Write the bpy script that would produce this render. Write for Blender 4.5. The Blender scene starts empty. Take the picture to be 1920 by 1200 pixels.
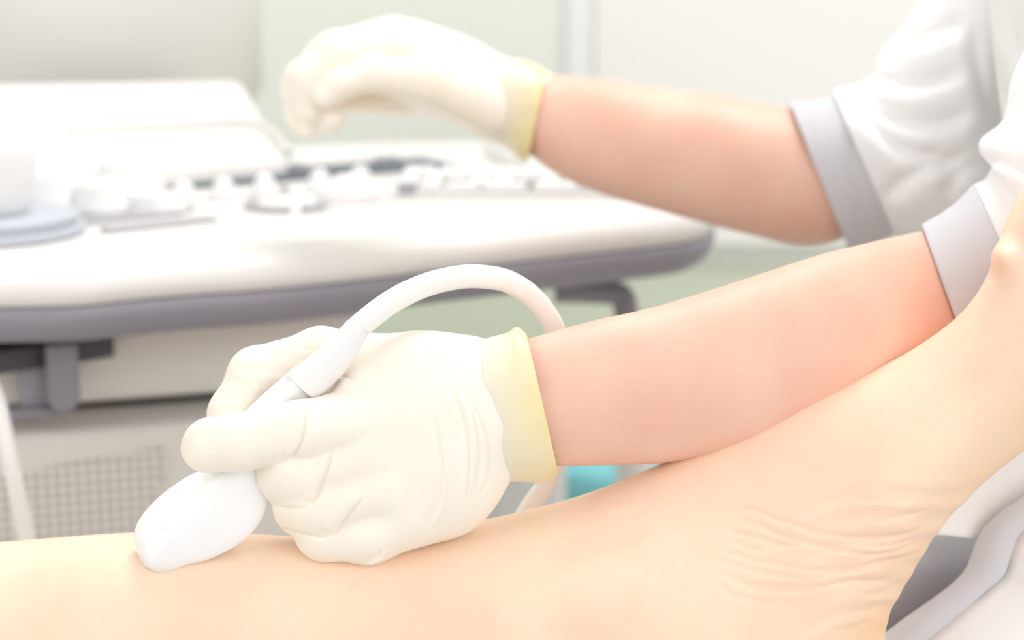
import bpy, math, random
import numpy as np
import openvdb
from mathutils import Vector, Matrix

# ---------------------------------------------------------------- camera, world, lights, exposure
W, H = 1920.0, 1200.0
S = 0.85                                   # metric scale of the depths used below
F_PX = 65.0 / 36.0 * W
PITCH = math.radians(12.0)
CAM = np.array([0.0, 0.0, 1.10])
FWD = np.array([0.0, math.cos(PITCH), -math.sin(PITCH)])
RIGHT = np.array([1.0, 0.0, 0.0])
UP = np.array([0.0, math.sin(PITCH), math.cos(PITCH)])

sc = bpy.context.scene
col = sc.collection
cam_d = bpy.data.cameras.new('camera'); cam = bpy.data.objects.new('camera', cam_d); col.objects.link(cam)
cam.location = CAM
cam.rotation_euler = (math.radians(90) - PITCH, 0, 0)
cam_d.sensor_width = 36; cam_d.lens = 65; cam_d.clip_start = 0.02; cam_d.clip_end = 30
cam_d.dof.use_dof = True
cam_d.dof.focus_distance = 0.83 * S
cam_d.dof.aperture_fstop = 6.7
sc.camera = cam
sc.view_settings.view_transform = 'Standard'
sc.view_settings.look = 'None'
sc.view_settings.exposure = 0.1
sc.view_settings.gamma = 1.0
sc.view_settings.use_curve_mapping = False

world = bpy.data.worlds.new('World'); sc.world = world; world.use_nodes = True
world.node_tree.nodes['Background'].inputs[0].default_value = (1.0, 0.985, 0.97, 1)
world.node_tree.nodes['Background'].inputs[1].default_value = 0.74

def area(name, loc, target, sx, sy, power, color=(1, 1, 1)):
    l = bpy.data.lights.new(name, 'AREA'); l.shape = 'RECTANGLE'; l.size = sx; l.size_y = sy
    l.energy = power; l.color = color
    o = bpy.data.objects.new(name, l); col.objects.link(o); o.location = loc
    d = Vector(target) - Vector(loc); o.rotation_euler = d.to_track_quat('-Z', 'Y').to_euler()
    return o
area('ceiling_panel_light', (0.25, 1.5, 2.7), (0.0, 0.8, 0.8), 1.0, 0.8, 22, (1.0, 0.985, 0.96))
area('front_fill_light', (-1.9, -0.5, 1.9), (0.0, 0.75, 0.85), 1.4, 1.4, 11, (1.0, 0.99, 0.98))  # front-left fill lamp; its window is assumed
area('front_fill_light', (1.3, -1.1, 1.7), (0.1, 0.75, 0.85), 1.4, 1.4, 16, (1.0, 0.985, 0.97))  # front-right fill lamp added to brighten surfaces facing the viewer

# ---------------------------------------------------------------- helpers
def at(px, py, d):
    "world point seen at pixel px,py at depth d (before the scale S)"
    d = d * S
    return CAM + RIGHT * ((px - 960) / F_PX * d) - UP * ((py - 600) / F_PX * d) + FWD * d

def at_many(P, D0):
    "P: (n,3) of px, py, z, where z is counted towards the camera in the same units at depth D0"
    P = np.asarray(P, float)
    d = D0 * S * (1 - P[:, 2] / F_PX)
    return (CAM[None] + RIGHT[None] * ((P[:, 0] - 960) / F_PX * d)[:, None]
            - UP[None] * ((P[:, 1] - 600) / F_PX * d)[:, None] + FWD[None] * d[:, None])

def on_plane(px, py, z):
    "world point of pixel on horizontal plane z"
    r = RIGHT * ((px - 960) / F_PX) - UP * ((py - 600) / F_PX) + FWD
    t = (z - CAM[2]) / r[2]
    return CAM + r * t

def setp(o, label=None, cat=None, group=None, kind=None):
    if label: o['label'] = label
    if cat: o['category'] = cat
    if group: o['group'] = group
    if kind: o['kind'] = kind
    return o

def empty(name, loc=(0, 0, 0)):
    o = bpy.data.objects.new(name, None); col.objects.link(o); o.location = loc; o.empty_display_size = 0.02
    return o

def mesh_obj(name, verts, faces, mat, parent=None, smooth=True):
    me = bpy.data.meshes.new(name)
    me.from_pydata([tuple(v) for v in verts], [], [tuple(f) for f in faces])
    me.update()
    if smooth:
        me.polygons.foreach_set('use_smooth', [True] * len(me.polygons))
    if mat: me.materials.append(mat)
    o = bpy.data.objects.new(name, me); col.objects.link(o)
    if parent:
        o.parent = parent
        o.matrix_parent_inverse = Matrix.Translation(-Vector(parent.location))
    return o

def catmull(P, n):
    "resample a list of rows through a Catmull-Rom spline, n points per segment"
    P = np.asarray(P, float)
    Q = np.vstack([2 * P[0] - P[1], P, 2 * P[-1] - P[-2]])
    out = []
    for i in range(1, len(Q) - 2):
        p0, p1, p2, p3 = Q[i - 1], Q[i], Q[i + 1], Q[i + 2]
        for k in range(n):
            t = k / n
            out.append(0.5 * ((2 * p1) + (-p0 + p2) * t + (2 * p0 - 5 * p1 + 4 * p2 - p3) * t * t
                              + (-p0 + 3 * p1 - 3 * p2 + p3) * t ** 3))
    out.append(Q[-2])
    return np.array(out)

def loft(sections, per=8, nseg=48, sup=2.0, fold=None, caps=True, roll=0.0):
    """sections: rows (Tx,Ty, Bx,By, z, rz); an elliptic ring spans T to B in the
    picture plane and rz towards and away from the viewer. Returns (P, faces)."""
    R = catmull(sections, per)
    P = []
    cs_ = []
    for k in range(nseg):
        a = 2 * math.pi * k / nseg
        c, s = math.cos(a), math.sin(a)
        c = math.copysign(abs(c) ** (2 / sup), c); s = math.copysign(abs(s) ** (2 / sup), s)
        cs_.append((c * math.cos(roll) - s * math.sin(roll), c * math.sin(roll) + s * math.cos(roll)))
    mc = max(c for c, s in cs_); ms = max(s for c, s in cs_)
    cs_ = [(c / mc, s / ms) for c, s in cs_]
    for i, (tx, ty, bx, by, z, rz) in enumerate(R):
        cx, cy, hx, hy = (tx + bx) / 2, (ty + by) / 2, (tx - bx) / 2, (ty - by) / 2
        for k in range(nseg):
            a = 2 * math.pi * k / nseg
            c, s = cs_[k]
            f = 1.0 if fold is None else fold(i / (len(R) - 1), a)
            P.append((cx + hx * c * f, cy + hy * c * f, z + rz * s * f))
    Fc = []
    n = len(R)
    for i in range(n - 1):
        for k in range(nseg):
            k2 = (k + 1) % nseg
            Fc.append((i * nseg + k, i * nseg + k2, (i + 1) * nseg + k2, (i + 1) * nseg + k))
    if caps:
        for ring, rev in ((0, True), (n - 1, False)):
            base = ring * nseg
            c = len(P)
            P.append(tuple(np.mean(P[base:base + nseg], axis=0)))
            for k in range(nseg):
                k2 = (k + 1) % nseg
                Fc.append((base + k2, base + k, c) if rev else (base + k, base + k2, c))
    return np.array(P), Fc

# ---- distance fields in picture-aligned space
def sd_rc(G, a, b, ra, rb, sq=1.0):
    "cone with round ends from a to b; sq squeezes z"
    a = np.array(a, np.float32); b = np.array(b, np.float32)
    X, Y, Z = G
    d = b - a
    L2 = float(d @ d) + 1e-6
    t = ((X - a[0]) * d[0] + (Y - a[1]) * d[1] + (Z - a[2]) * d[2]) / L2
    t = np.clip(t, 0, 1)
    r = np.sqrt((X - a[0] - t * d[0]) ** 2 + (Y - a[1] - t * d[1]) ** 2 + ((Z - a[2] - t * d[2]) / sq) ** 2)
    return r - (ra + (rb - ra) * t)

def sd_ell(G, c, r, rot=0.0):
    X, Y, Z = G
    ca, sa = math.cos(rot), math.sin(rot)
    x = X - c[0]; y = Y - c[1]; z = Z - c[2]
    u = (x * ca + y * sa) / r[0]; v = (-x * sa + y * ca) / r[1]; w = z / r[2]
    k0 = np.sqrt(u * u + v * v + w * w)
    k1 = np.sqrt((u / r[0]) ** 2 + (v / r[1]) ** 2 + (w / r[2]) ** 2) + 1e-9
    return k0 * (k0 - 1) / k1

def smin(a, b, k):
    h = np.clip(k - np.abs(a - b), 0, None) / k
    return np.minimum(a, b) - h * h * k * 0.25

def chain(G, pts, k=10, sq=1.0):
    D = None
    for p, q in zip(pts[:-1], pts[1:]):
        d = sd_rc(G, p[:3], q[:3], p[3], q[3], sq)
        D = d if D is None else smin(D, d, k)
    return D

def grid(lo, hi, h):
    ax = [np.arange(l, u, h, dtype=np.float32) for l, u in zip(lo, hi)]
    return np.meshgrid(*ax, indexing='ij', sparse=True), [len(a) for a in ax]

def field_mesh(D, lo, h):
    g = openvdb.FloatGrid()
    g.copyFromArray(np.ascontiguousarray(D, np.float32))
    pts, quads = g.convertToQuads(isovalue=0.0)
    return np.array(pts) * h + np.array(lo)[None], np.array(quads)

def loft_field(P, Fc, lo, n, h, half=8):
    tris = [f for f in Fc if len(f) == 3]
    for f in Fc:
        if len(f) == 4:
            tris += [(f[0], f[1], f[2]), (f[0], f[2], f[3])]
    q = (np.asarray(P, float) - np.array(lo)[None]) / h
    g = openvdb.FloatGrid.createLevelSetFromPolygons(q, triangles=np.array(tris, dtype=np.uint32),
                                                     transform=openvdb.createLinearTransform(1.0), halfWidth=half)
    A = np.zeros(n, np.float32)
    g.copyToArray(A, ijk=(0, 0, 0))
    return A * h

def vnormals(P, Q):
    N = np.zeros_like(P)
    a = P[Q[:, 0]]; b = P[Q[:, 1]]; c = P[Q[:, 2]]; d = P[Q[:, 3]]
    n = np.cross(c - a, d - b)
    for k in range(4): np.add.at(N, Q[:, k], n)
    N /= (np.linalg.norm(N, axis=1)[:, None] + 1e-9)
    return N

def relax(P, Q, it=2, lam=0.5):
    for _ in range(it):
        A = np.zeros_like(P); C = np.zeros(len(P))
        for k in range(4):
            i, j = Q[:, k], Q[:, (k + 1) % 4]
            np.add.at(A, i, P[j]); np.add.at(C, i, 1); np.add.at(A, j, P[i]); np.add.at(C, j, 1)
        P = P * (1 - lam) + lam * A / C[:, None]
    return P

def curve_dist(P, path, per=10):
    "distance in the picture plane to a smooth path, with the signed side and the parameter 0..1 along it"
    C = catmull(path, per)
    best = np.full(len(P), 1e9); side = np.zeros(len(P)); par = np.zeros(len(P))
    n = len(C) - 1
    for i in range(n):
        a = C[i]; d = C[i + 1] - a
        L2 = d @ d + 1e-9
        x = P[:, 0] - a[0]; y = P[:, 1] - a[1]
        t = np.clip((x * d[0] + y * d[1]) / L2, 0, 1)
        ex = x - t * d[0]; ey = y - t * d[1]
        dist = np.hypot(ex, ey)
        m = dist < best
        best[m] = dist[m]; side[m] = np.sign(d[0] * y[m] - d[1] * x[m]); par[m] = (i + t[m]) / n
    return best, side, par

def crease(P, N, path, depth, w, lip=0.0, lipw=None, front=True, taper=0.18):
    """press a fold into the surface along the path: a groove of given depth and width,
    with a soft lip on the positive side"""
    path = np.asarray(path, float)
    pad = 6 * w + 40
    lo = path.min(0) - pad; hi = path.max(0) + pad
    m = (P[:, 0] > lo[0]) & (P[:, 0] < hi[0]) & (P[:, 1] > lo[1]) & (P[:, 1] < hi[1])
    if front: m &= N[:, 2] > 0.05
    idx = np.nonzero(m)[0]
    if not len(idx): return
    d, s, t = curve_dist(P[idx], path)
    env = np.clip(np.minimum(t, 1 - t) / taper, 0, 1); env = env * env * (3 - 2 * env)
    sd = d * s
    g = -depth * np.exp(-(sd / w) ** 2)
    if lip: g += lip * np.exp(-((sd - (lipw or 2.2 * w)) / (lipw or 2.2 * w)) ** 2)
    f = np.clip(N[idx, 2] * 3, 0, 1) if front else 1.0
    P[idx] += N[idx] * (g * env * f)[:, None]

def tube(path, r, per=8, nseg=16, closed=False, caps=True):
    "world-space tube: path rows (x,y,z) or (x,y,z,r)"
    P = np.asarray(path, float)
    if P.shape[1] == 3: P = np.hstack([P, np.full((len(P), 1), r)])
    C = catmull(P, per)
    T = np.gradient(C[:, :3], axis=0); T /= np.linalg.norm(T, axis=1)[:, None] + 1e-12
    up = np.array([0.0, 0.0, 1.0])
    if abs(T[0] @ up) > 0.9: up = np.array([1.0, 0, 0])
    V = []; Fc = []
    u = np.cross(T[0], up); u /= np.linalg.norm(u)
    for i in range(len(C)):
        u = u - T[i] * (u @ T[i]); u /= np.linalg.norm(u)
        v = np.cross(T[i], u)
        for k in range(nseg):
            a = 2 * math.pi * k / nseg
            V.append(C[i, :3] + (u * math.cos(a) + v * math.sin(a)) * C[i, 3])
    n = len(C)
    for i in range(n - 1):
        for k in range(nseg):
            k2 = (k + 1) % nseg
            Fc.append((i * nseg + k, i * nseg + k2, (i + 1) * nseg + k2, (i + 1) * nseg + k))
    if caps:
        Fc.append(tuple(range(nseg))[::-1]); Fc.append(tuple((n - 1) * nseg + k for k in range(nseg)))
    return V, Fc

def bevel_mod(o, w, seg=3):
    m = o.modifiers.new('bevel', 'BEVEL'); m.width = w; m.segments = seg; m.limit_method = 'ANGLE'
    m.angle_limit = math.radians(40); m.harden_normals = False
    return o

def prism(outline, z0, z1):
    "vertical prism from a world xy outline (counter-clockwise)"
    n = len(outline)
    V = [(x, y, z0) for x, y in outline] + [(x, y, z1) for x, y in outline]
    Fc = [tuple(range(n))[::-1], tuple(range(n, 2 * n))]
    for i in range(n):
        j = (i + 1) % n
        Fc.append((i, j, n + j, n + i))
    return V, Fc

def box_frame(o, u, v, w, su, sv, sw):
    "box centred at o with unit axes u,v,w and full sizes"
    V = []
    for c in (-.5, .5):
        for b, a in ((-.5, -.5), (-.5, .5), (.5, .5), (.5, -.5)):
            V.append(np.array(o) + np.array(u) * su * a + np.array(v) * sv * b + np.array(w) * sw * c)
    Fc = [(3, 2, 1, 0), (4, 5, 6, 7), (0, 1, 5, 4), (1, 2, 6, 5), (2, 3, 7, 6), (3, 0, 4, 7)]
    return V, Fc

def lathe(profile, o, axis, nseg=32):
    "profile rows (r, h) turned about axis through o; closed"
    ax = np.array(axis, float); ax /= np.linalg.norm(ax)
    t = np.array([1.0, 0, 0]) if abs(ax[0]) < .9 else np.array([0, 1.0, 0])
    u = np.cross(ax, t); u /= np.linalg.norm(u); v = np.cross(ax, u)
    V = []; Fc = []
    for r, h in profile:
        for k in range(nseg):
            a = 2 * math.pi * k / nseg
            V.append(np.array(o) + ax * h + (u * math.cos(a) + v * math.sin(a)) * max(r, 1e-5))
    n = len(profile)
    for i in range(n - 1):
        for k in range(nseg):
            k2 = (k + 1) % nseg
            Fc.append((i * nseg + k, i * nseg + k2, (i + 1) * nseg + k2, (i + 1) * nseg + k))
    Fc.append(tuple(range(nseg))[::-1]); Fc.append(tuple((n - 1) * nseg + k for k in range(nseg)))
    return V, Fc

# ---------------------------------------------------------------- materials
def srgb(r, g, b):
    f = lambda c: (c / 255 / 12.92) if c / 255 <= 0.04045 else ((c / 255 + 0.055) / 1.055) ** 2.4
    return (f(r), f(g), f(b), 1)

def mat(name, c, rough=0.5, sss=0.0, rad=(1, .4, .2), scale=0.004, c2=None, nscale=30, bump=0, bscale=400,
        bdist=0.0005, spec=0.5, coat=0, trans=0.0, alpha_sheen=0, detail=4, stretch=None, lo=.35, hi=.65):
    m = bpy.data.materials.new(name); m.use_nodes = True
    nt = m.node_tree; b = nt.nodes['Principled BSDF']
    b.inputs['Base Color'].default_value = c
    b.inputs['Roughness'].default_value = rough
    b.inputs['Specular IOR Level'].default_value = spec
    if coat: b.inputs['Coat Weight'].default_value = coat
    if alpha_sheen: b.inputs['Sheen Weight'].default_value = alpha_sheen
    if sss:
        b.inputs['Subsurface Weight'].default_value = sss
        b.inputs['Subsurface Radius'].default_value = rad
        b.inputs['Subsurface Scale'].default_value = scale
    tc = nt.nodes.new('ShaderNodeTexCoord')
    vec = tc.outputs['Object']
    if stretch:
        mp = nt.nodes.new('ShaderNodeMapping'); mp.inputs['Scale'].default_value = stretch
        nt.links.new(vec, mp.inputs['Vector']); vec = mp.outputs['Vector']
    if c2:
        n = nt.nodes.new('ShaderNodeTexNoise'); n.inputs['Scale'].default_value = nscale
        n.inputs['Detail'].default_value = detail
        nt.links.new(vec, n.inputs['Vector'])
        r = nt.nodes.new('ShaderNodeValToRGB')
        r.color_ramp.elements[0].color = c; r.color_ramp.elements[1].color = c2
        r.color_ramp.elements[0].position = lo; r.color_ramp.elements[1].position = hi
        nt.links.new(n.outputs['Fac'], r.inputs['Fac']); nt.links.new(r.outputs['Color'], b.inputs['Base Color'])
    if bump:
        n2 = nt.nodes.new('ShaderNodeTexNoise'); n2.inputs['Scale'].default_value = bscale; n2.inputs['Detail'].default_value = 5
        nt.links.new(vec, n2.inputs['Vector'])
        bp = nt.nodes.new('ShaderNodeBump'); bp.inputs['Strength'].default_value = bump; bp.inputs['Distance'].default_value = bdist
        nt.links.new(n2.outputs['Fac'], bp.inputs['Height']); nt.links.new(bp.outputs['Normal'], b.inputs['Normal'])
    return m

M = {}
M['glove'] = mat('latex_cream', srgb(252, 240, 224), .42, .3, (1, .62, .4), .005, c2=srgb(253, 243, 232), nscale=22, bump=.12, bscale=160)
M['cuff'] = mat('latex_yellow', srgb(250, 226, 158), .38, .3, (1, .8, .4), .005, c2=srgb(249, 224, 178), nscale=45, bump=.15, bscale=120)
nt = M['cuff'].node_tree; bs = nt.nodes['Principled BSDF']
src = bs.inputs['Base Color'].links[0].from_socket
an = nt.nodes.new('ShaderNodeAttribute'); an.attribute_name = 'hem'
rp = nt.nodes.new('ShaderNodeMapRange'); rp.inputs['From Min'].default_value = .3; rp.inputs['From Max'].default_value = .95
nt.links.new(an.outputs['Fac'], rp.inputs['Value'])
mx = nt.nodes.new('ShaderNodeMix'); mx.data_type = 'RGBA'; mx.inputs['A'].default_value = srgb(251, 239, 214)
nt.links.new(rp.outputs['Result'], mx.inputs['Factor']); nt.links.new(src, mx.inputs['B']); nt.links.new(mx.outputs['Result'], bs.inputs['Base Color'])
M['skin'] = mat('skin_pink', srgb(240, 197, 177), .5, .15, (1, .45, .3), .004, c2=srgb(236, 186, 165), nscale=26, bump=.25, bscale=900, bdist=.0004)
M['skin_patient'] = mat('skin_golden', srgb(251, 224, 199), .5, .25, (1, .45, .22), .006, c2=srgb(248, 212, 188), nscale=18, bump=.25, bscale=800, bdist=.0004)
M['probe'] = mat('probe_plastic', srgb(246, 246, 247), .3, .1, (1, 1, 1), .002)
M['boot'] = mat('probe_rubber', srgb(240, 240, 240), .45)
M['cable'] = mat('cable_rubber', srgb(244, 243, 240), .45)
M['white'] = mat('console_white', srgb(234, 232, 229), .4)
M['bumper'] = mat('bumper_grey', srgb(150, 147, 158), .45)
M['darkgrey'] = mat('dark_grey_plastic', srgb(86, 84, 90), .5)
M['slot'] = mat('slot_dark', srgb(82, 88, 104), .4)
M['key'] = mat('key_white', srgb(236, 236, 236), .4)
M['keygrey'] = mat('key_grey', srgb(176, 176, 180), .4)
M['beige'] = mat('cabinet_grey', srgb(240, 236, 231), .5)
M['hook'] = mat('hook_grey', srgb(168, 165, 176), .45)
M['cloth'] = mat('tunic_white', srgb(249, 248, 249), .8, bump=.3, bscale=1500, bdist=.0003, alpha_sheen=.2)
M['trim'] = mat('tunic_grey', srgb(213, 211, 216), .8, bump=.4, bscale=1800, bdist=.0003)
M['trouser'] = mat('trouser_grey', srgb(150, 146, 153), .5, bump=.2, bscale=1500, bdist=.0003, alpha_sheen=.3)
M['wall'] = mat('wall_green', srgb(238, 241, 233), .6, c2=srgb(240, 243, 236), nscale=2)
M['wall_low'] = mat('wall_lower_green', srgb(218, 224, 204), .55)
M['wallpale'] = mat('panel_pale', srgb(247, 246, 242), .6)
M['strip'] = mat('trim_pale', srgb(243, 246, 246), .5)
M['floor'] = mat('floor_vinyl', srgb(208, 206, 198), .4, c2=srgb(198, 196, 190), nscale=60)
M['teal'] = mat('teal_plastic', srgb(130, 206, 214), .4)
M['seam'] = mat('seam_dark', srgb(120, 110, 105), .6)
M['couch'] = mat('couch_vinyl', srgb(186, 196, 198), .45, bump=.2, bscale=300)
M['print'] = mat('print_blue', srgb(186, 190, 220), .4)
M['ring'] = mat('ring_bluegrey', srgb(196, 201, 212), .4)
M['palegrey'] = mat('moulding_pale', srgb(222, 220, 215), .45)

nt = M['skin_patient'].node_tree; bs = nt.nodes['Principled BSDF']
src = bs.inputs['Base Color'].links[0].from_socket
an = nt.nodes.new('ShaderNodeAttribute'); an.attribute_name = 'sole'
mx = nt.nodes.new('ShaderNodeMix'); mx.data_type = 'RGBA'; mx.inputs['B'].default_value = srgb(246, 200, 148)
nt.links.new(an.outputs['Fac'], mx.inputs['Factor']); nt.links.new(src, mx.inputs['A']); nt.links.new(mx.outputs['Result'], bs.inputs['Base Color'])
# ---------------------------------------------------------------- the setting
z_floor = 0.0
wy = 2.35
def quad_struct(name, V, m, label=None):
    o = mesh_obj(name, V, [(0, 1, 2, 3)], m, smooth=False)
    setp(o, kind='structure')
    so = o.modifiers.new('thickness', 'SOLIDIFY'); so.thickness = 0.03; so.offset = -1
    return o
quad_struct('floor', [(-2.6, -1.2, 0), (2.6, -1.2, 0), (2.6, wy, 0), (-2.6, wy, 0)], M['floor'])
quad_struct('wall_back', [(-2.6, wy, 0), (2.6, wy, 0), (2.6, wy, 2.8), (-2.6, wy, 2.8)], M['wall'])
quad_struct('wall_left', [(-2.6, -1.2, 0), (-2.6, wy, 0), (-2.6, wy, 2.8), (-2.6, -1.2, 2.8)], M['wall'])
def on_y(px, py, y):
    r = RIGHT * ((px - 960) / F_PX) - UP * ((py - 600) / F_PX) + FWD
    return CAM + r * ((y - CAM[1]) / r[1])
def wall_box(name, x0, x1, z0, z1, y0, y1, m):
    V, Fc = box_frame(((x0 + x1) / 2, (y0 + y1) / 2, (z0 + z1) / 2), (1, 0, 0), (0, 1, 0), (0, 0, 1), x1 - x0, y1 - y0, z1 - z0)
    o = mesh_obj(name, V, Fc, m, smooth=False); bevel_mod(o, 0.003, 2)
    setp(o, kind='structure'); return o
xa = on_y(330, 100, wy)[0]; xb = on_y(1088, 100, wy)[0]
wall_box('trim_1', xa - .014, xa + .014, 0.9, 2.8, wy - .02, wy, M['strip'])
wall_box('trim_2', xb - .017, xb + .017, 0.9, 2.8, wy - .02, wy, M['strip'])
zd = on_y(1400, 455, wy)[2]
wall_box('trim_3', -2.6, 2.6, 0, zd - .03, wy - .012, wy, M['wall_low'])  # lower part of the wall in a darker green
wall_box('baseboard_back', -2.6, 2.6, 0, .1, wy - .024, wy - .012, M['strip'])
wall_box('trim_4', xb + .017, xb + 1.3, zd, 2.8, wy - .03, wy - .012, M['wallpale'])

# ---------------------------------------------------------------- ultrasound machine
zc = 0.918
machine = empty('ultrasound_machine', (-0.35, 1.25, 0))
setp(machine, 'white ultrasound machine with grey bumper, keys and sliders, standing behind the gloved hands', 'ultrasound machine')

def pxy(px, py, z=zc):
    p = on_plane(px, py, z); return (p[0], p[1])
zt = zc - 0.0
# outline of the console top from front-left round to the back
front = [(-420, 560), (-200, 556), (0, 552), (146, 549), (250, 539), (365, 529), (500, 520), (700, 500), (800, 488), (950, 472), (1140, 452), (1240, 441), (1300, 432), (1332, 418), (1338, 400), (1322, 380)]
right = [(1230, 345), (1100, 318), (980, 296), (920, 288)]
back = [(700, 290), (500, 297), (300, 306), (0, 320), (-420, 345)]
o2 = [pxy(*p, z=zc - .012) for p in front] + [pxy(*p, z=zc - .012) for p in right + back]
def shrink(poly, d):
    A = np.array(poly); T_ = np.roll(A, -2, axis=0) - np.roll(A, 2, axis=0)
    T_ /= np.linalg.norm(T_, axis=1)[:, None] + 1e-9
    N_ = np.stack([-T_[:, 1], T_[:, 0]], 1)
    c = A.mean(0)
    if ((c - A) * N_).sum() < 0: N_ = -N_
    return [tuple(v) for v in A + N_ * d]
def soft_slab(name, outline, zs, m, parent):
    "slab stacked from inset outlines: zs rows (z, inset)"
    V = []; Fc = []
    n = len(outline)
    for z, ins in zs:
        for x, y in shrink(outline, ins): V.append((x, y, z))
    for i in range(len(zs) - 1):
        for k in range(n):
            k2 = (k + 1) % n
            Fc.append((i * n + k, i * n + k2, (i + 1) * n + k2, (i + 1) * n + k))
    Fc.append(tuple(range(n))[::-1]); Fc.append(tuple((len(zs) - 1) * n + k for k in range(n)))
    o = mesh_obj(name, V, Fc, m, parent)
    return o
def dense(poly, per=4):
    P = np.array(poly + [poly[0]])
    return [tuple(p) for p in catmull(P, per)[:-1]]
od = dense(o2, 4)
soft_slab('console_body', od, [(zc - .0201, .004), (zc - .019, .0), (zc - .012, .0), (zc - .007, .002), (zc - .003, .006), (zc - .001, .012), (zc, .022)], M['white'], machine)
soft_slab('bumper', od, [(zc - .043, .022), (zc - .041, .010), (zc - .036, .003), (zc - .028, -.001), (zc - .021, -.001), (zc - .020, .001)], M['bumper'], machine)

Pm = lambda px, py, z=zc: on_plane(px, py, z)
uv = Pm(1200, 420) - Pm(300, 535); uv /= np.linalg.norm(uv)       # along the front edge
vv = np.cross([0, 0, 1], uv)                                        # away from the operator side
zz = np.array([0, 0, 1.0])

def obj_box(name, px, py, su, sv, sw, m, parent, z=None, bev=.001, lift=0):
    p = Pm(px, py, z or zc)
    V, Fc = box_frame(p + zz * (sw / 2 + lift - .001), uv, vv, zz, su, sv, sw)
    o = mesh_obj(name, V, Fc, m, parent, smooth=True); bevel_mod(o, bev, 2)
    return o
random.seed(4)
# slider row: dark recess and white slider caps
pa = Pm(295, 350); pb = Pm(830, 309)
d_ = pb - pa; L_ = np.linalg.norm(d_); d_ /= L_; n_ = np.cross(zz, d_)
V, Fc = box_frame((pa + pb) / 2 + zz * .001 + n_ * .004, d_, n_, zz, L_, .058, .004)
mesh_obj('slider_recess', V, Fc, M['slot'], machine, smooth=False)
for px, py in ((345, 368), (420, 361), (497, 354), (600, 345), (676, 339)):
    p = Pm(px, py + 14)
    V, Fc = lathe([(.012, 0), (.0115, .003), (.0085, .006), (.0065, .012), (.004, .0155), (.001, .0165)], p + zz * .0, zz, 20)
    mesh_obj('slider_cap', V, Fc, M['key'], machine)
for px, py in ((455, 326), (545, 320), (725, 306)):
    obj_box('display_key', px, py + 4, .018, .012, .006, M['keygrey'], machine, lift=.002)
# round control knobs on the left
for px, py, r, h in ((95, 395, .019, .026), (185, 395, .017, .02), (245, 372, .022, .03), (300, 395, .015, .012), (150, 352, .014, .02)):
    p = Pm(px, py)
    V, Fc = lathe([(r * 1.25, 0), (r * 1.25, .003), (r, .004), (r * .96, h * .8), (r * .8, h), (r * .2, h * 1.03)], p, zz, 28)
    k = mesh_obj('control_knob', V, Fc, M['key'], machine)
    V, Fc = lathe([(r * 1.5, 0), (r * 1.5, .0015), (r * 1.45, .002)], p, zz, 28)
    mesh_obj('knob_ring', V, Fc, M['keygrey'], k)
# grey strips put in for the shadows at the base of the left controls
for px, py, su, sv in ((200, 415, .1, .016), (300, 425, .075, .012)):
    obj_box('control_shadow_strip', px, py, su, sv, .004, M['keygrey'], machine)
# trackball and its curved keys
p = Pm(655, 385)
V, Fc = lathe([(.03, 0), (.03, .002), (.025, .003)], p, zz, 32)
tb = mesh_obj('trackball_ring', V, Fc, M['key'], machine)
V, Fc = lathe([(.022, .0), (.0235, .005), (.021, .011), (.015, .017), (.007, .0205), (.001, .021)], p, zz, 32)
mesh_obj('trackball', V, Fc, M['key'], machine)
def arc_key(px, py, r0, a0, a1, wd, m=M['keygrey']):
    p = Pm(px, py); V = []; Fc = []; n = 14
    for z in (0, .004):
        for i in range(n + 1):
            a = math.radians(a0 + (a1 - a0) * i / n)
            for r in (r0, r0 + wd):
                V.append(p + uv * math.cos(a) * r + vv * math.sin(a) * r + zz * z)
    q = 2 * (n + 1)
    for i in range(n):
        a, b, c, d = 2 * i, 2 * i + 1, 2 * i + 3, 2 * i + 2
        Fc += [(a, d, c, b), (q + a, q + b, q + c, q + d), (a, b, q + b, q + a), (b, c, q + c, q + b), (c, d, q + d, q + c), (d, a, q + a, q + d)]
    Fc += [(0, 1, q + 1, q), (2 * n + 1, 2 * n, q + 2 * n, q + 2 * n + 1)]
    mesh_obj('arc_key', V, Fc, m, machine, smooth=False)
arc_key(545, 388, .024, 120, 240, .007)
arc_key(545, 388, .024, 255, 300, .006)
arc_key(545, 372, .03, 60, 100, .006)
# keyboard on the right of the console: a dark tray and rows of white keys
kb = [(715, 352), (1085, 368), (985, 318), (790, 308)]
ku = Pm(1085, 366) - Pm(720, 366); Lk = np.linalg.norm(ku); ku /= Lk; kv = np.cross(zz, ku)
ka = Pm(735, 372)
V, Fc = box_frame(ka + ku * .125 + kv * .05 + zz * .001, ku, kv, zz, .27, .115, .004)
tray = mesh_obj('keyboard_tray', V, Fc, M['palegrey'], machine, smooth=False); bevel_mod(tray, .002)
for r in range(5):
    x = .002
    c = 0
    while x < .245:
        w = .0165 if not (r == 0 and 3 <= c <= 6) else .034
        if random.random() < .12: w = .026
        p = ka + ku * (x + w / 2) + kv * (.006 + r * .0215) + zz * .006
        V, Fc = box_frame(p, ku, kv, zz, w - .004, .0165, .008)
        o = mesh_obj('key', V, Fc, M['key'] if random.random() > .14 else M['hook'], machine); bevel_mod(o, .0015, 2)
        x += w; c += 1
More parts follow.
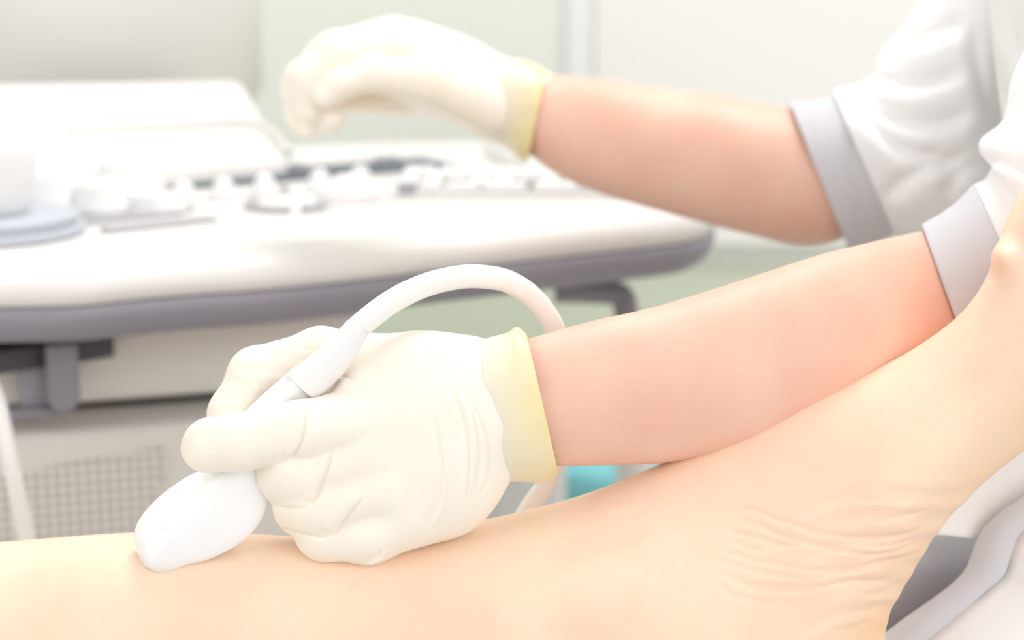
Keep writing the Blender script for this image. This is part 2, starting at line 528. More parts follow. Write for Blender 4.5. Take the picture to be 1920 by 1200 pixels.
# raised white shoulders of the housing on the right
for a, b, c, d, hh in (((930, 306), (1040, 330), (990, 298), (900, 290), .018),):
    pts = [pxy(*q) for q in (a, b, c, d)]
    V, Fc = prism(pts, zc - .002, zc + hh)
    o = mesh_obj('shoulder', V, Fc, M['white'], machine); bevel_mod(o, .006, 3)
pts = [pxy(*q) for q in ((1050, 352), (1115, 372), (1130, 352), (960, 300), (940, 310))]
V, Fc = prism(pts, zc - .002, zc + .012)
o = mesh_obj('side_rail', V, Fc, M['white'], machine); bevel_mod(o, .004, 3)

# probe holder cup at the left
hp = Pm(-22, 438)
V, Fc = lathe([(.055, 0), (.058, .002), (.058, .005), (.053, .006), (.053, .009), (.055, .010), (.055, .012), (.05, .013)], hp + zz * -.0, zz, 40)
hr = mesh_obj('holder_ring', V, Fc, M['ring'], machine)
V, Fc = lathe([(.024, .0), (.027, .008), (.031, .025), (.033, .038), (.031, .045), (.022, .05), (.002, .052)], hp + zz * .012, zz, 40)
gc = mesh_obj('holder_cup', V, Fc, M['key'], machine)
V, Fc = box_frame(Pm(30, 415) + zz * .01, uv, vv, zz, .02, .014, .018)
o = mesh_obj('latch', V, Fc, M['keygrey'], machine); bevel_mod(o, .003)

# tilted lid panel (folded display) at the back left
lid = [at(-420, 345, 1.30), at(556, 306, 1.62), at(460, 140, 1.78), at(-420, 152, 1.5)]
nl = np.cross(lid[1] - lid[0], lid[3] - lid[0]); nl /= np.linalg.norm(nl)
if nl[1] < 0: nl = -nl
def slab_from_quad(name, q, th, m, parent, bev):
    V = [v for v in q] + [v + nl * th for v in q]
    Fc = [(0, 1, 2, 3), (7, 6, 5, 4), (1, 0, 4, 5), (2, 1, 5, 6), (3, 2, 6, 7), (0, 3, 7, 4)]
    o = mesh_obj(name, V, Fc, m, parent); bevel_mod(o, bev, 5); return o
slab_from_quad('display_lid', lid, .04, M['white'], machine, .016)
# raised lower frame of the lid
def lq(s, t): return (lid[0] * (1 - s) + lid[1] * s) * (1 - t) + (lid[3] * (1 - s) + lid[2] * s) * t
V, Fc = tube([lq(.53, .36) - nl * .002, lq(.75, .39) - nl * .002, lq(.9, .42) - nl * .002, lq(.96, .38) - nl * .002, lq(.985, .25) - nl * .001, lq(.995, .1)], .0035, 6, 10)
mesh_obj('lid_moulding', V, Fc, M['palegrey'], machine)
c0 = lq(.63, .50) - nl * .0035
lu = lid[1] - lid[0]; lu /= np.linalg.norm(lu); lv = np.cross(nl, lu)
if lv[2] < 0: lv = -lv
def glyph_strip(o, strokes, s):
    V = []; Fc = []
    for (x0, y0), (x1, y1) in strokes:
        a = np.array([x0, y0]) * s; b = np.array([x1, y1]) * s
        t = b - a; L = np.linalg.norm(t); t /= L; n = np.array([-t[1], t[0]]) * s * .13
        k = len(V)
        for q in (a - n, b - n, b + n, a + n): V.append(o + lu * q[0] + lv * q[1])
        Fc.append((k, k + 1, k + 2, k + 3))
    return V, Fc
strokes = []
for i, g in enumerate(['o', 'n', 'e', 'u', 'n', 'o', 'e']):
    x = i * 1.25
    strokes += [((x, 0), (x, 1)), ((x + .8, 0), (x + .8, 1))]
    if g in 'oe': strokes += [((x, 1), (x + .8, 1)), ((x, 0), (x + .8, 0))]
    if g == 'n': strokes += [((x, 1), (x + .8, 1))]
    if g == 'u': strokes += [((x, 0), (x + .8, 0))]
V, Fc = glyph_strip(c0, strokes, .006)
mesh_obj('printed_mark', V, Fc, M['print'], machine, smooth=False)
# grey-beige housing of the monitor arm behind the lid
V, Fc = lathe([(.20, -.02), (.215, 0), (.215, .16), (.19, .2)], at(40, 168, 1.95), zz, 40)
mesh_obj('monitor_base', V, Fc, M['palegrey'], machine)
V, Fc = box_frame(at(40, 20, 1.9) + zz * .09, (1, 0, 0), (0, 1, 0), zz, .34, .1, .22)
o = mesh_obj('monitor', V, Fc, M['palegrey'], machine); bevel_mod(o, .02, 4)

# cabinet under the console
def vquad(pts_px, y0): return None
fy = 1.62
cabL = on_y(-300, 700, fy)[0]; cabR = on_y(690, 700, fy)[0]
zA = on_y(300, 741, fy)[2]
def mbox(name, x0, x1, y0, y1, z0, z1, m, parent, bev=.006):
    V, Fc = box_frame(((x0 + x1) / 2, (y0 + y1) / 2, (z0 + z1) / 2), (1, 0, 0), (0, 1, 0), zz, x1 - x0, y1 - y0, z1 - z0)
    o = mesh_obj(name, V, Fc, m, parent); bevel_mod(o, bev, 3); return o
# the cabinet turns with the console: local frame
rot = math.atan2(uv[1], uv[0])
cu = np.array([math.cos(rot * .45), math.sin(rot * .45), 0]); cv = np.cross(zz, cu)
def cab(name, px, py, d, su, sv, sw, m, parent=machine, bev=.006):
    p = at(px, py, d)
    V, Fc = box_frame(p + cv * sv / 2, cu, cv, zz, su, sv, sw)
    o = mesh_obj(name, V, Fc, m, parent); bevel_mod(o, bev, 3); return o
cR = at(640, 741, 1.36)
def cabz(name, x1, x0, z0, z1, m, fwd=0.0, depth=.4, bev=.006, parent=machine):
    "x measured along cu leftwards (negative) from the right end cR"
    c = cR + cu * ((x0 + x1) / 2) + cv * (depth / 2 - fwd); c = np.array([c[0], c[1], (z0 + z1) / 2])
    V, Fc = box_frame(c, cu, cv, zz, abs(x1 - x0), depth, z1 - z0)
    o = mesh_obj(name, V, Fc, m, parent); bevel_mod(o, bev, 3); return o
z7 = cR[2]
cabz('upper_housing', .02, -.235, z7 + .006, zc - .044, M['beige'], fwd=.0)
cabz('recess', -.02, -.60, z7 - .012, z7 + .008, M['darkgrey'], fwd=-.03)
lowp = cabz('vented_housing', 0, -.62, .16, z7 - .004, M['beige'], fwd=.02)
# perforated vent: a round-holed dark pattern in the panel's own material
pf = cR + cv * (-.0215)
vent = bpy.data.materials.new('vent_perforated'); vent.use_nodes = True
nt = vent.node_tree; bs = nt.nodes['Principled BSDF']; bs.inputs['Roughness'].default_value = .5
tc = nt.nodes.new('ShaderNodeTexCoord')
sc1 = nt.nodes.new('ShaderNodeVectorMath'); sc1.operation = 'SCALE'; sc1.inputs['Scale'].default_value = 1 / .006
nt.links.new(tc.outputs['Object'], sc1.inputs[0])
fr = nt.nodes.new('ShaderNodeVectorMath'); fr.operation = 'FRACTION'; nt.links.new(sc1.outputs[0], fr.inputs[0])
sb = nt.nodes.new('ShaderNodeVectorMath'); sb.operation = 'SUBTRACT'; sb.inputs[1].default_value = (.5, .5, .5); nt.links.new(fr.outputs[0], sb.inputs[0])
ml = nt.nodes.new('ShaderNodeVectorMath'); ml.operation = 'MULTIPLY'; ml.inputs[1].default_value = (1, 0, 1); nt.links.new(sb.outputs[0], ml.inputs[0])
ln = nt.nodes.new('ShaderNodeVectorMath'); ln.operation = 'LENGTH'; nt.links.new(ml.outputs[0], ln.inputs[0])
ls = nt.nodes.new('ShaderNodeMath'); ls.operation = 'LESS_THAN'; ls.inputs[1].default_value = .36; nt.links.new(ln.outputs['Value'], ls.inputs[0])
mx = nt.nodes.new('ShaderNodeMix'); mx.data_type = 'RGBA'; mx.inputs['A'].default_value = srgb(240, 236, 231); mx.inputs['B'].default_value = srgb(196, 190, 185)
nt.links.new(ls.outputs[0], mx.inputs['Factor']); nt.links.new(mx.outputs['Result'], bs.inputs['Base Color'])
V = [(-.2, -.0015, -.11), (.034, -.0015, -.11), (.052, -.0015, .0), (.066, -.0015, .03), (.066, -.0015, .045), (-.02, -.0015, .036), (-.2, -.0015, .022)]
V = V + [(a, .0015, c) for a, b, c in V]
Fc = [tuple(range(7)), tuple(range(7, 14))[::-1]] + [(i, (i + 1) % 7 + 0, (i + 1) % 7 + 7, i + 7)[::-1] for i in range(7)]
vo = mesh_obj('vent_grille', V, Fc, vent, machine, smooth=False)
vc = on_y(150, 950, 1.0)
# place on the front face of the vented housing
fo = cR - cv * .0215
ray = RIGHT * ((102 - 960) / F_PX) - UP * ((992 - 600) / F_PX) + FWD
t_ = ((fo - CAM) @ cv) / (ray @ cv); pv = CAM + ray * t_
vo.matrix_parent_inverse = Matrix.Identity(4)
vo.location = Vector(pv) - Vector(machine.location); vo.rotation_euler = (0, 0, math.atan2(cu[1], cu[0]))
# support column, base and wheels (mostly out of view)
cabz('base', .05, -.66, .06, .16, M['bumper'], fwd=.06, depth=.5, bev=.02)
for sx, sy in ((.0, .0), (-.6, .0), (.0, .4), (-.6, .4)):
    p = cR + cu * sx + cv * (sy); p = np.array([p[0], p[1], .035])
    V, Fc = lathe([(.03, -.012), (.035, -.008), (.035, .008), (.03, .012)], p, cu, 24)
    mesh_obj('wheel', V, Fc, M['darkgrey'], machine)
# white post behind the right end, under the console
# cable hooks under the console
def hook(px0, px1, py0, py1, d, m, th=.012):
    a = at((px0 + px1) / 2, py0, d); b = at((px0 + px1) / 2, py1, d)
    w = (px1 - px0) / F_PX * d * S
    n = 16; V = []; Fc = []
    prof = [(-w / 2, a[2] - b[2]), (w / 2, a[2] - b[2])]
    for i in range(n + 1):
        t = math.pi * i / n
        prof.append((w / 2 * math.cos(t), w * .5 - w * .5 * math.sin(t)))
    for k in (0, 1):
        for x, z in prof: V.append(b + cu * x + zz * z + cv * th * k)
    L = len(prof)
    Fc = [tuple(range(L))[::-1], tuple(range(L, 2 * L))]
    for i in range(L):
        j = (i + 1) % L; Fc.append((i, j, L + j, L + i))
    o = mesh_obj('cable_hook', V, Fc, m, machine, smooth=False); bevel_mod(o, .003, 3); return o
hook(92, 152, 640, 775, 1.25, M['bumper'])
V, Fc = box_frame(at(70, 718, 1.27), cu, cv, zz, .021, .012, .036)
o = mesh_obj('cable_hook', V, Fc, M['hook'], machine); bevel_mod(o, .003)
V, Fc = box_frame(at(62, 768, 1.27), cu, cv, zz, .034, .02, .006)
o = mesh_obj('cable_hook', V, Fc, M['bumper'], machine); bevel_mod(o, .002)
V, Fc = box_frame(at(30, 664, 1.26), uv, vv, zz, .11, .03, .014)
o = mesh_obj('under_rail', V, Fc, M['darkgrey'], machine); bevel_mod(o, .002)
V, Fc = box_frame(at(170, 648, 1.3), uv, vv, zz, .02, .02, .012)
mesh_obj('under_rail', V, Fc, M['darkgrey'], machine)
# right bracket
V, Fc = tube([at(1040, 545, 1.5), at(1120, 547, 1.5), at(1160, 552, 1.5), at(1173, 575, 1.5), at(1176, 640, 1.5), at(1176, 760, 1.5)], .0085, 6, 14)
mesh_obj('bracket', V, Fc, M['bumper'], machine)
# power cable at the left
pc = empty('power_cable', tuple(at(-60, 560, 1.2)))
V, Fc = tube([at(-60, 660, 1.2), at(-30, 700, 1.19), at(-6, 750, 1.18), at(18, 860, 1.17), at(48, 1000, 1.17), at(75, 1150, 1.17), at(90, 1500, 1.17), at(95, 2600, 1.2)], .0048, 8, 14)
col.objects.unlink(pc); bpy.data.objects.remove(pc)
o = mesh_obj('hanging_cable', V, Fc, M['cable'], None)
setp(o, 'pale grey cable hanging in front of the vented housing at the left edge', 'cable')

# ---------------------------------------------------------------- things on the floor behind
bx, by = on_y(1115, 880, 1.9)[0], 1.95
def floor_thing(name, profile, x, y, m, label, cat):
    V, Fc = lathe(profile, (x, y, 0), zz, 40)
    o = mesh_obj(name, V, Fc, m); setp(o, label, cat); return o
pt = at(1130, 860, 2.35)
floor_thing('waste_bin', [(.05, 0), (.052, .01), (.056, pt[2] * .5), (.06, pt[2] - .02), (.063, pt[2]), (.059, pt[2]), (.055, pt[2] - .02)], pt[0], pt[1], M['teal'],
            'turquoise plastic container showing below the near forearm', 'container')
pw = at(985, 930, 2.0)
V, Fc = box_frame((pw[0] - .0, pw[1] + .05, .34), (1, 0, 0), (0, 1, 0), zz, .075, .1, .68)
o = mesh_obj('storage_box', V, Fc, M['key']); bevel_mod(o, .015, 4)
setp(o, 'white storage box standing behind the gloved wrist', 'box')
pk = at(1190, 890, 1.95)
V, Fc = lathe([(.015, 0), (.017, .01), (.017, .62), (.014, .66), (.012, .70)], (pk[0], pk[1], 0), zz, 28)
o = mesh_obj('canister', V, Fc, M['beige']); setp(o, 'narrow beige canister standing beside the turquoise container', 'canister')

# ---------------------------------------------------------------- patient's leg and foot
D0 = .85
leg_sec = [
 (-700, 1045, -700, 1600, -120, 260), (-400, 1035, -400, 1580, -120, 250),
 (-150, 1025, -150, 1560, -120, 240), (0, 1016, 0, 1530, -120, 230), (250, 998, 240, 1490, -120, 215),
 (450, 1000, 440, 1450, -120, 200), (620, 1008, 620, 1425, -120, 190), (800, 993, 820, 1412, -120, 180),
 (950, 965, 980, 1420, -118, 172), (1100, 925, 1150, 1440, -115, 165), (1240, 868, 1300, 1465, -110, 158),
 (1370, 802, 1455, 1450, -105, 152), (1500, 738, 1570, 1340, -100, 150), (1600, 705, 1640, 1200, -100, 152),
 (1660, 682, 1702, 1090, -100, 158), (1722, 648, 1765, 990, -92, 160), (1790, 598, 1850, 902, -84, 158),
 (1833, 548, 1925, 842, -76, 158), (1866, 482, 1990, 790, -70, 160), (1886, 415, 2050, 730, -68, 162),
 (1918, 352, 2090, 670, -66, 158), (1970, 300, 2120, 600, -62, 148)]
LP, LF = loft(leg_sec, per=10, nseg=72)
h = 4.0
lo = (-720, 120, -420); hi = (2330, 1640, 230)
G, n = grid(lo, hi, h)
D = loft_field(LP, LF, lo, n, h, half=10)
# toes: restrict the smooth joins to the right-hand part of the field
i0 = int((1750 - lo[0]) / h)
Gs = [G[0][i0:], G[1], G[2]]
T = chain(Gs, [(1985, 420, 20, 62), (2000, 330, 30, 56), (2040, 240, 35, 50), (2075, 185, 35, 44)], 20)
sub = smin(D[i0:], T, 30)
sub = smin(sub, sd_ell(Gs, (1888, 482, -15), (26, 26, 75), -.3), 26)
for k, (dz, dx, r) in enumerate(((-38, 20, 34), (-88, 25, 32), (-132, 20, 30), (-172, 10, 28))):
    t = chain(Gs, [(2000 + dx, 420, dz, r + 14), (2060 + dx, 330 + 6 * k, dz, r), (2110 + dx, 250 + 18 * k, dz, r - 4)], 18)
    sub = smin(sub, t, 16)
D[i0:] = sub
# heel, ankle bone and hollow in front of the tendon
def region(x0, x1):
    a, b = int((x0 - lo[0]) / h), int((x1 - lo[0]) / h); return slice(a, b), [G[0][a:b], G[1], G[2]]
s, Gr = region(1200, 1760)
D[s] = smin(D[s], sd_ell(Gr, (1470, 1270, -95), (190, 190, 135), 0), 60)
s, Gr = region(900, 1450)
D[s] = smin(D[s], sd_ell(Gr, (1120, 1110, 15), (75, 60, 42), -.3), 70)
P, Q = field_mesh(D, lo, h)
del D, sub
P = relax(P, Q, 4)
N = vnormals(P, Q)
if N[np.argmax(P[:, 2])][2] < 0: N = -N; Q = Q[:, ::-1]
zf = lambda pts: [(1100 + a * .427, 750 + b * .427) for a, b in pts]
C = lambda pts, dp, w, lip=0, lw=None: crease(P, N, zf(pts), dp * (1.15 if w < 12 else 1), w * (.72 if w < 12 else 1), lip * .45, lw)
C([(580, 480), (700, 470), (850, 520), (1000, 570), (1150, 600), (1300, 605), (1420, 580), (1530, 525)], 4.2, 6, 2.5)
C([(640, 530), (760, 545), (860, 590), (1000, 630), (1130, 660), (1250, 680), (1380, 655), (1470, 610)], 4.2, 6, 2.5)
C([(600, 570), (720, 590), (840, 630), (960, 640)], 3.4, 5, 2)
C([(540, 660), (640, 670), (740, 700), (860, 720), (1000, 745), (1150, 745), (1270, 720)], 3.4, 6, 2)
C([(560, 700), (700, 735), (830, 765), (950, 775)], 3, 6, 2)
C([(540, 740), (640, 780), (720, 810), (850, 825), (1000, 825), (1150, 795), (1300, 790), (1400, 745)], 4.5, 8, 3)
C([(1080, 745), (1180, 740), (1280, 715), (1400, 690), (1500, 640)], 4, 6, 2)
C([(1230, 535), (1330, 520), (1430, 500), (1530, 470)], 2.6, 6, 1.5)
C([(1150, 440), (1250, 430), (1350, 445), (1440, 440)], 2.0, 7, 1)
C([(620, 600), (700, 640), (780, 660)], 2.4, 5, 1.4)
C([(570, 800), (640, 850), (740, 880), (860, 890)], 2.4, 7, 1.4)
C([(1150, 620), (1260, 640), (1380, 630), (1450, 600)], 2.6, 5, 1.4)
C([(1190, 860), (1280, 850), (1340, 835), (1400, 790)], 4, 8, 2)
C([(1130, 930), (1220, 925), (1330, 890)], 3, 8, 2)
C([(1060, 1010), (1160, 1000), (1260, 960)], 3, 9, 2)
C([(480, 390), (505, 415), (515, 440)], 1.5, 4)
C([(380, 450), (420, 560), (450, 660), (500, 740)], 5, 26)
C([(170, 470), (190, 560), (230, 640)], 3, 24)
# tendon-side relief along the arch and fine skin lines
rr = np.clip((P[:, 0] - 1480) / 120, 0, 1) * np.clip((P[:, 1] - 880) / 60, 0, 1) * np.clip((P[:, 2] + 120) / 60, 0, 1)
P += N * (2.2 * rr * np.sin(P[:, 1] / 7.0 + np.sin(P[:, 0] / 60.0) * 2.2 + P[:, 0] / 40))[:, None]
P += N * (2.5 * np.sin(P[:, 0] / 95.0 + 1.3) * np.sin(P[:, 1] / 70.0) * np.clip((P[:, 2] + 60) / 60, 0, 1))[:, None]
patient = mesh_obj('person', at_many(P, D0), Q, M['skin_patient'])
# thicker, more orange skin along the sole and heel
nx, ny = .781, .625
dd = (P[:, 0] - 1640) * nx + (P[:, 1] - 1200) * ny
sole = np.clip((dd + 110) / 110, 0, 1) ** 1.5 * np.clip((P[:, 0] - 1380) / 200, 0, 1)
sole *= .6 + .15 * np.sin(P[:, 1] / 17 + P[:, 0] / 60)
sa = patient.data.attributes.new('sole', 'FLOAT', 'POINT'); sa.data.foreach_set('value', sole.astype(np.float32))
setp(patient, 'bare lower leg and foot of a person lying in front of the gloved hand', 'person')
del P, Q, N

# ---------------------------------------------------------------- the operator: body, clothes, gloves
operator = empty('person', tuple(at(2300, 1200, 1.02)))
setp(operator, 'operator in white short-sleeved tunic with grey trim and latex gloves, seated at right', 'person')
near_arm = [
 (700, 760, 720, 880, 0, 45), (780, 700, 800, 930, -5, 60),
 (880, 665, 910, 880, -12, 72), (990, 634, 1022, 876, -20, 84), (1100, 603, 1130, 874, -40, 96),
 (1240, 571, 1275, 866, -75, 112), (1400, 521, 1455, 835, -110, 124), (1560, 470, 1630, 780, -150, 132),
 (1735, 430, 1820, 705, -190, 134), (1850, 395, 1945, 665, -215, 132), (1960, 330, 2060, 600, -225, 130),
 (2040, 180, 2260, 420, -225, 132), (2100, -60, 2400, 100, -225, 140), (2190, -400, 2540, -300, -225, 155),
 (2300, -700, 2700, -640, -240, 170)]
def push_back(rows):
    return [(a, b, c, d, z - min(190, max(0, ((a + c) / 2 - 1560) * .6)), r) for a, b, c, d, z, r in rows]
near_arm = push_back(near_arm)
A1 = loft(near_arm, 6, 48)
V1 = at_many(A1[0], D0)
far_arm = [
 (830, 120, 850, 215, 0, 50), (930, 150, 925, 260, 0, 70), (1015, 140, 990, 290, 10, 80), (1060, 141, 1052, 332, 20, 85), (1150, 151, 1135, 366, 50, 95),
 (1260, 166, 1245, 398, 80, 108), (1370, 181, 1365, 430, 110, 118), (1480, 203, 1500, 460, 140, 124),
 (1560, 215, 1590, 445, 160, 118), (1660, 180, 1730, 390, 175, 118), (1750, 40, 1920, 220, 170, 125),
 (1800, -200, 2080, -60, 150, 150), (1950, -480, 2270, -400, 100, 165)]
D1 = 1.26
A2 = loft(far_arm, 6, 48)
V2 = at_many(A2[0], D1)
torso = [(1950, -700, 2700, -760, -300, 330), (1850, -480, 2900, -560, -300, 420), (1880, -200, 2800, -160, -300, 400), (1900, 100, 2780, 180, -300, 360),
         (1930, 420, 2800, 480, -300, 360), (1980, 760, 2880, 800, -300, 420), (2080, 1050, 2900, 1080, -300, 440), (2200, 1300, 2800, 1400, -300, 380)]
A3 = loft(torso, 6, 56); A3[0][:, 2] -= 190; V3 = at_many(A3[0], .95)
# seated thighs
th1 = [(2700, 1000, 2700, 1500, -120, 240), (2300, 1010, 2300, 1520, -100, 240), (2000, 1010, 2000, 1480, -100, 215), (1760, 1010, 1760, 1420, -100, 190), (1670, 1060, 1670, 1400, -100, 165)]
th2 = [(2700, 1000, 2700, 1450, 0, 220), (2300, 1000, 2300, 1450, 0, 220), (2000, 1020, 2000, 1430, 0, 200), (1760, 1060, 1760, 1400, 0, 180)]
A4 = loft(th1, 6, 40); V4 = at_many(A4[0], .98)
A5 = loft(th2, 6, 40); V5 = at_many(A5[0], 1.2)
Vb = []; Fb = []
for V, Fc in ((V1, A1[1]), (V2, A2[1]), (V3, A3[1]), (V4, A4[1]), (V5, A5[1])):
    k = len(Vb); Vb += list(V); Fb += [tuple(i + k for i in f) for f in Fc]
body = mesh_obj('body', Vb, Fb, M['skin'], operator)
rm = body.modifiers.new('remesh', 'REMESH'); rm.mode = 'VOXEL'; rm.voxel_size = .003; rm.use_smooth_shade = True
sm = body.modifiers.new('smooth', 'SMOOTH'); sm.iterations = 4; sm.factor = .5

# ---- near glove (left hand closed around the probe)
h = 2.1
lo = (300, 560, -190); hi = (1000, 1100, 200)
G, n = grid(lo, hi, h)
K = 34
palm = chain(G, [(960, 765, -20, 98), (900, 775, -18, 100), (800, 800, -8, 112)], 30, .8)
palm = smin(palm, sd_ell(G, (800, 800, 0), (175, 176, 90), .35), 50)
for a in ((672, 775, 18, 62), (695, 850, 26, 60), (728, 915, 24, 60), (768, 962, 12, 60)):
    palm = smin(palm, sd_rc(G, (930, 775, -15), a[:3], 70, a[3]), 45)
palm = smin(palm, sd_ell(G, (830, 900, -10), (105, 112, 78), .6), 50)
palm = smin(palm, sd_rc(G, (880, 705, -40), (700, 690, -50), 66, 62), 50)
index = chain(G, [(690, 790, 30, 68), (565, 808, 72, 56), (450, 829, 70, 54), (393, 833, 62, 50)], 14)
index = smin(index, sd_ell(G, (386, 846, 60), (44, 38, 40)), 18)
middle = chain(G, [(690, 850, 30, 68), (560, 888, 40, 62), (545, 886, 20, 62), (535, 858, -30, 50), (575, 830, -75, 46)], 20)
ring = chain(G, [(725, 915, 25, 66), (590, 948, 26, 60), (572, 946, 5, 58), (560, 915, -45, 48), (600, 880, -85, 42)], 20)
pinky = chain(G, [(765, 965, 10, 64), (690, 1002, 12, 54), (606, 996, 4, 52), (592, 975, -35, 46), (620, 935, -80, 40)], 20)
thumb = chain(G, [(730, 690, -60, 60), (600, 668, -72, 52), (478, 702, -72, 48), (438, 775, -62, 46), (445, 815, -50, 42)], 18)
D = smin(palm, middle, 20)
D = smin(D, ring, 12)
D = smin(D, pinky, 9)
D = smin(D, thumb, 16)
boot_way = chain(G, [(700, 590, 46, 25), (650, 650, 42, 29), (605, 695, 38, 33), (560, 745, 30, 36)], 8)
D = smin(D, index, 7)
D = -smin(-D, boot_way, 5)
P, Q = field_mesh(D, lo, h)
P = relax(P, Q, 3)
N = vnormals(P, Q)
if N[np.argmax(P[:, 2])][2] < 0: N = -N; Q = Q[:, ::-1]
# full-image coordinates of the close-up at [240,560]-[1080,1100], scale .45
zg = lambda pts: [(240 + a * .45, 560 + b * .45) for a, b in pts]
C = lambda pts, dp, w, lip=0, lw=None, tp=.18: crease(P, N, zg(pts), dp, w, lip, lw, taper=tp)
C([(722, 420), (738, 500), (728, 580), (700, 640), (664, 672)], 7, 3.2, 3.5, 12)
C([(852, 630), (835, 700), (805, 780), (785, 830), (750, 865)], 7, 3.2, 4.5, 14)
C([(985, 820), (930, 890), (880, 960), (838, 1002)], 6.5, 3.2, 4, 14)
C([(838, 1002), (760, 992), (690, 975), (620, 955)], 5, 3.5, 0)
C([(752, 865), (690, 875), (620, 868), (570, 850)], 5.5, 3.2, 0)
C([(1285, 440), (1312, 600), (1322, 700), (1312, 820), (1290, 900), (1250, 990)], -5, 4, -3, 9)
C([(1330, 340), (1375, 430), (1408, 540), (1418, 640), (1415, 760), (1400, 880)], 4, 3, 3, 9)
C([(1370, 330), (1420, 430), (1450, 540), (1458, 640), (1448, 760), (1430, 850)], 4.5, 3, 3.5, 9)
C([(1410, 380), (1460, 480), (1490, 570), (1505, 680), (1490, 770), (1460, 830)], 4, 3, 3, 9)
C([(1230, 175), (1280, 185), (1330, 210), (1370, 255)], 4, 4, 2, 8)
C([(860, 325), (920, 328), (960, 345), (985, 370)], 3.5, 3, 2.5, 8)
C([(1070, 1040), (1060, 1075), (1030, 1095), (990, 1108)], -4, 3.5, -2, 7)
C([(500, 300), (530, 340), (570, 380)], 2.5, 3, 2.5, 7)
C([(440, 290), (520, 300), (620, 300), (700, 310)], 2, 6, 2, 12)
C([(440, 330), (470, 380), (500, 430)], 2, 8, 0)
C([(620, 150), (640, 175), (700, 195), (780, 215)], 4, 4, 3, 9)
C([(1060, 560), (1020, 700), (1080, 780)], 2, 22, 0)
C([(300, 560), (340, 600), (350, 650)], 1.5, 12, 0)
# slack latex: low, broad undulation
P += N * (1.3 * np.sin(P[:, 0] / 31.0 + P[:, 1] / 47.0) * np.sin(P[:, 1] / 29.0 - P[:, 0] / 90.0))[:, None]
glove = mesh_obj('glove', at_many(P, D0), Q, M['glove'], operator)
glove['label'] = 'near cream latex glove closed around the probe'
def hem_attr(o, P_, nseg):
    "0 at the hand end, 1 at the beaded hem: the rolled latex there is thicker and yellower"
    n_ = len(P_) // nseg
    at_ = o.data.attributes.new('hem', 'FLOAT', 'POINT')
    at_.data.foreach_set('value', np.repeat(np.linspace(0, 1, n_), nseg).astype(np.float32))
def cuff_fold(amp, seed, hem=True):
    def f(s, a):
        v = 1 + amp * (math.sin(3 * a + seed + 4 * s) * .5 + math.sin(7 * a + 2 * seed - 6 * s) * .35 + math.sin(13 * a + seed * 3 + 9 * s) * .2) * s ** 1.3
        return v
    return f
cs = [(870, 672, 868, 905, -16, 80), (895, 646, 900, 912, -17, 96), (915, 634, 925, 908, -18, 101), (950, 624, 965, 903, -20, 104), (968, 612, 1010, 904, -21, 107), (984, 622, 1040, 890, -22, 108), (988, 628, 1046, 882, -22, 107)]
CP, CF = loft(cs, 8, 160, fold=cuff_fold(.034, 1.0), caps=False)
cuff = mesh_obj('cuff', at_many(CP, D0), CF, M['cuff'], glove)
cuff['label'] = 'loose yellowish glove cuff'
hem_attr(cuff, CP, 160)
so = cuff.modifiers.new('thick', 'SOLIDIFY'); so.thickness = .0009; so.offset = -1

# ---- far glove (right hand held over the console)
h = 3.2
lo = (490, 0, -150); hi = (1080, 320, 150)
G, n = grid(lo, hi, h)
hand = chain(G, [(1010, 212, 8, 78), (930, 185, 0, 72), (860, 150, 0, 70), (760, 110, -10, 68)], 30)
hand = smin(hand, sd_ell(G, (800, 125, -20), (120, 68, 80), .35), 40)
idx = chain(G, [(745, 100, 20, 60), (650, 112, 30, 45), (580, 150, 30, 36), (582, 205, 26, 27)], 14)
mid = chain(G, [(735, 85, -15, 55), (625, 102, -8, 42), (566, 150, -5, 34), (590, 205, 0, 27), (622, 224, 8, 27)], 14)
rng = chain(G, [(735, 80, -50, 50), (612, 110, -45, 40), (558, 165, -38, 31), (562, 220, -26, 24), (578, 240, -10, 20)], 14)
pky = chain(G, [(750, 90, -85, 44), (630, 120, -85, 36), (572, 170, -75, 30), (556, 205, -65, 24)], 14)
thm = chain(G, [(930, 200, 35, 54), (810, 152, 58, 44), (700, 140, 68, 32), (640, 158, 70, 27), (612, 182, 68, 23)], 14)
pal2 = chain(G, [(880, 185, -25, 40), (750, 183, -45, 30), (655, 188, -45, 24)], 16)
D = smin(hand, pal2, 14)
for f_ in (pky, rng, mid, idx, thm): D = smin(D, f_, 9)
P, Q = field_mesh(D, lo, h)
P = relax(P, Q, 3); N = vnormals(P, Q)
if N[np.argmax(P[:, 2])][2] < 0: N = -N; Q = Q[:, ::-1]
glove2 = mesh_obj('glove', at_many(P, D1), Q, M['glove'], operator)
glove2['label'] = 'far cream latex glove held above the console'
cs = [(905, 106, 885, 248, 3, 72), (935, 108, 920, 262, 4, 76), (965, 110, 950, 278, 5, 82), (1000, 118, 972, 296, 7, 86), (1026, 130, 988, 304, 8, 90)]
CP, CF = loft(cs, 8, 96, fold=cuff_fold(.03, 2.3), caps=False)
cuff2 = mesh_obj('cuff', at_many(CP, D1), CF, M['cuff'], glove2)
hem_attr(cuff2, CP, 96)
so = cuff2.modifiers.new('thick', 'SOLIDIFY'); so.thickness = .0009; so.offset = -1

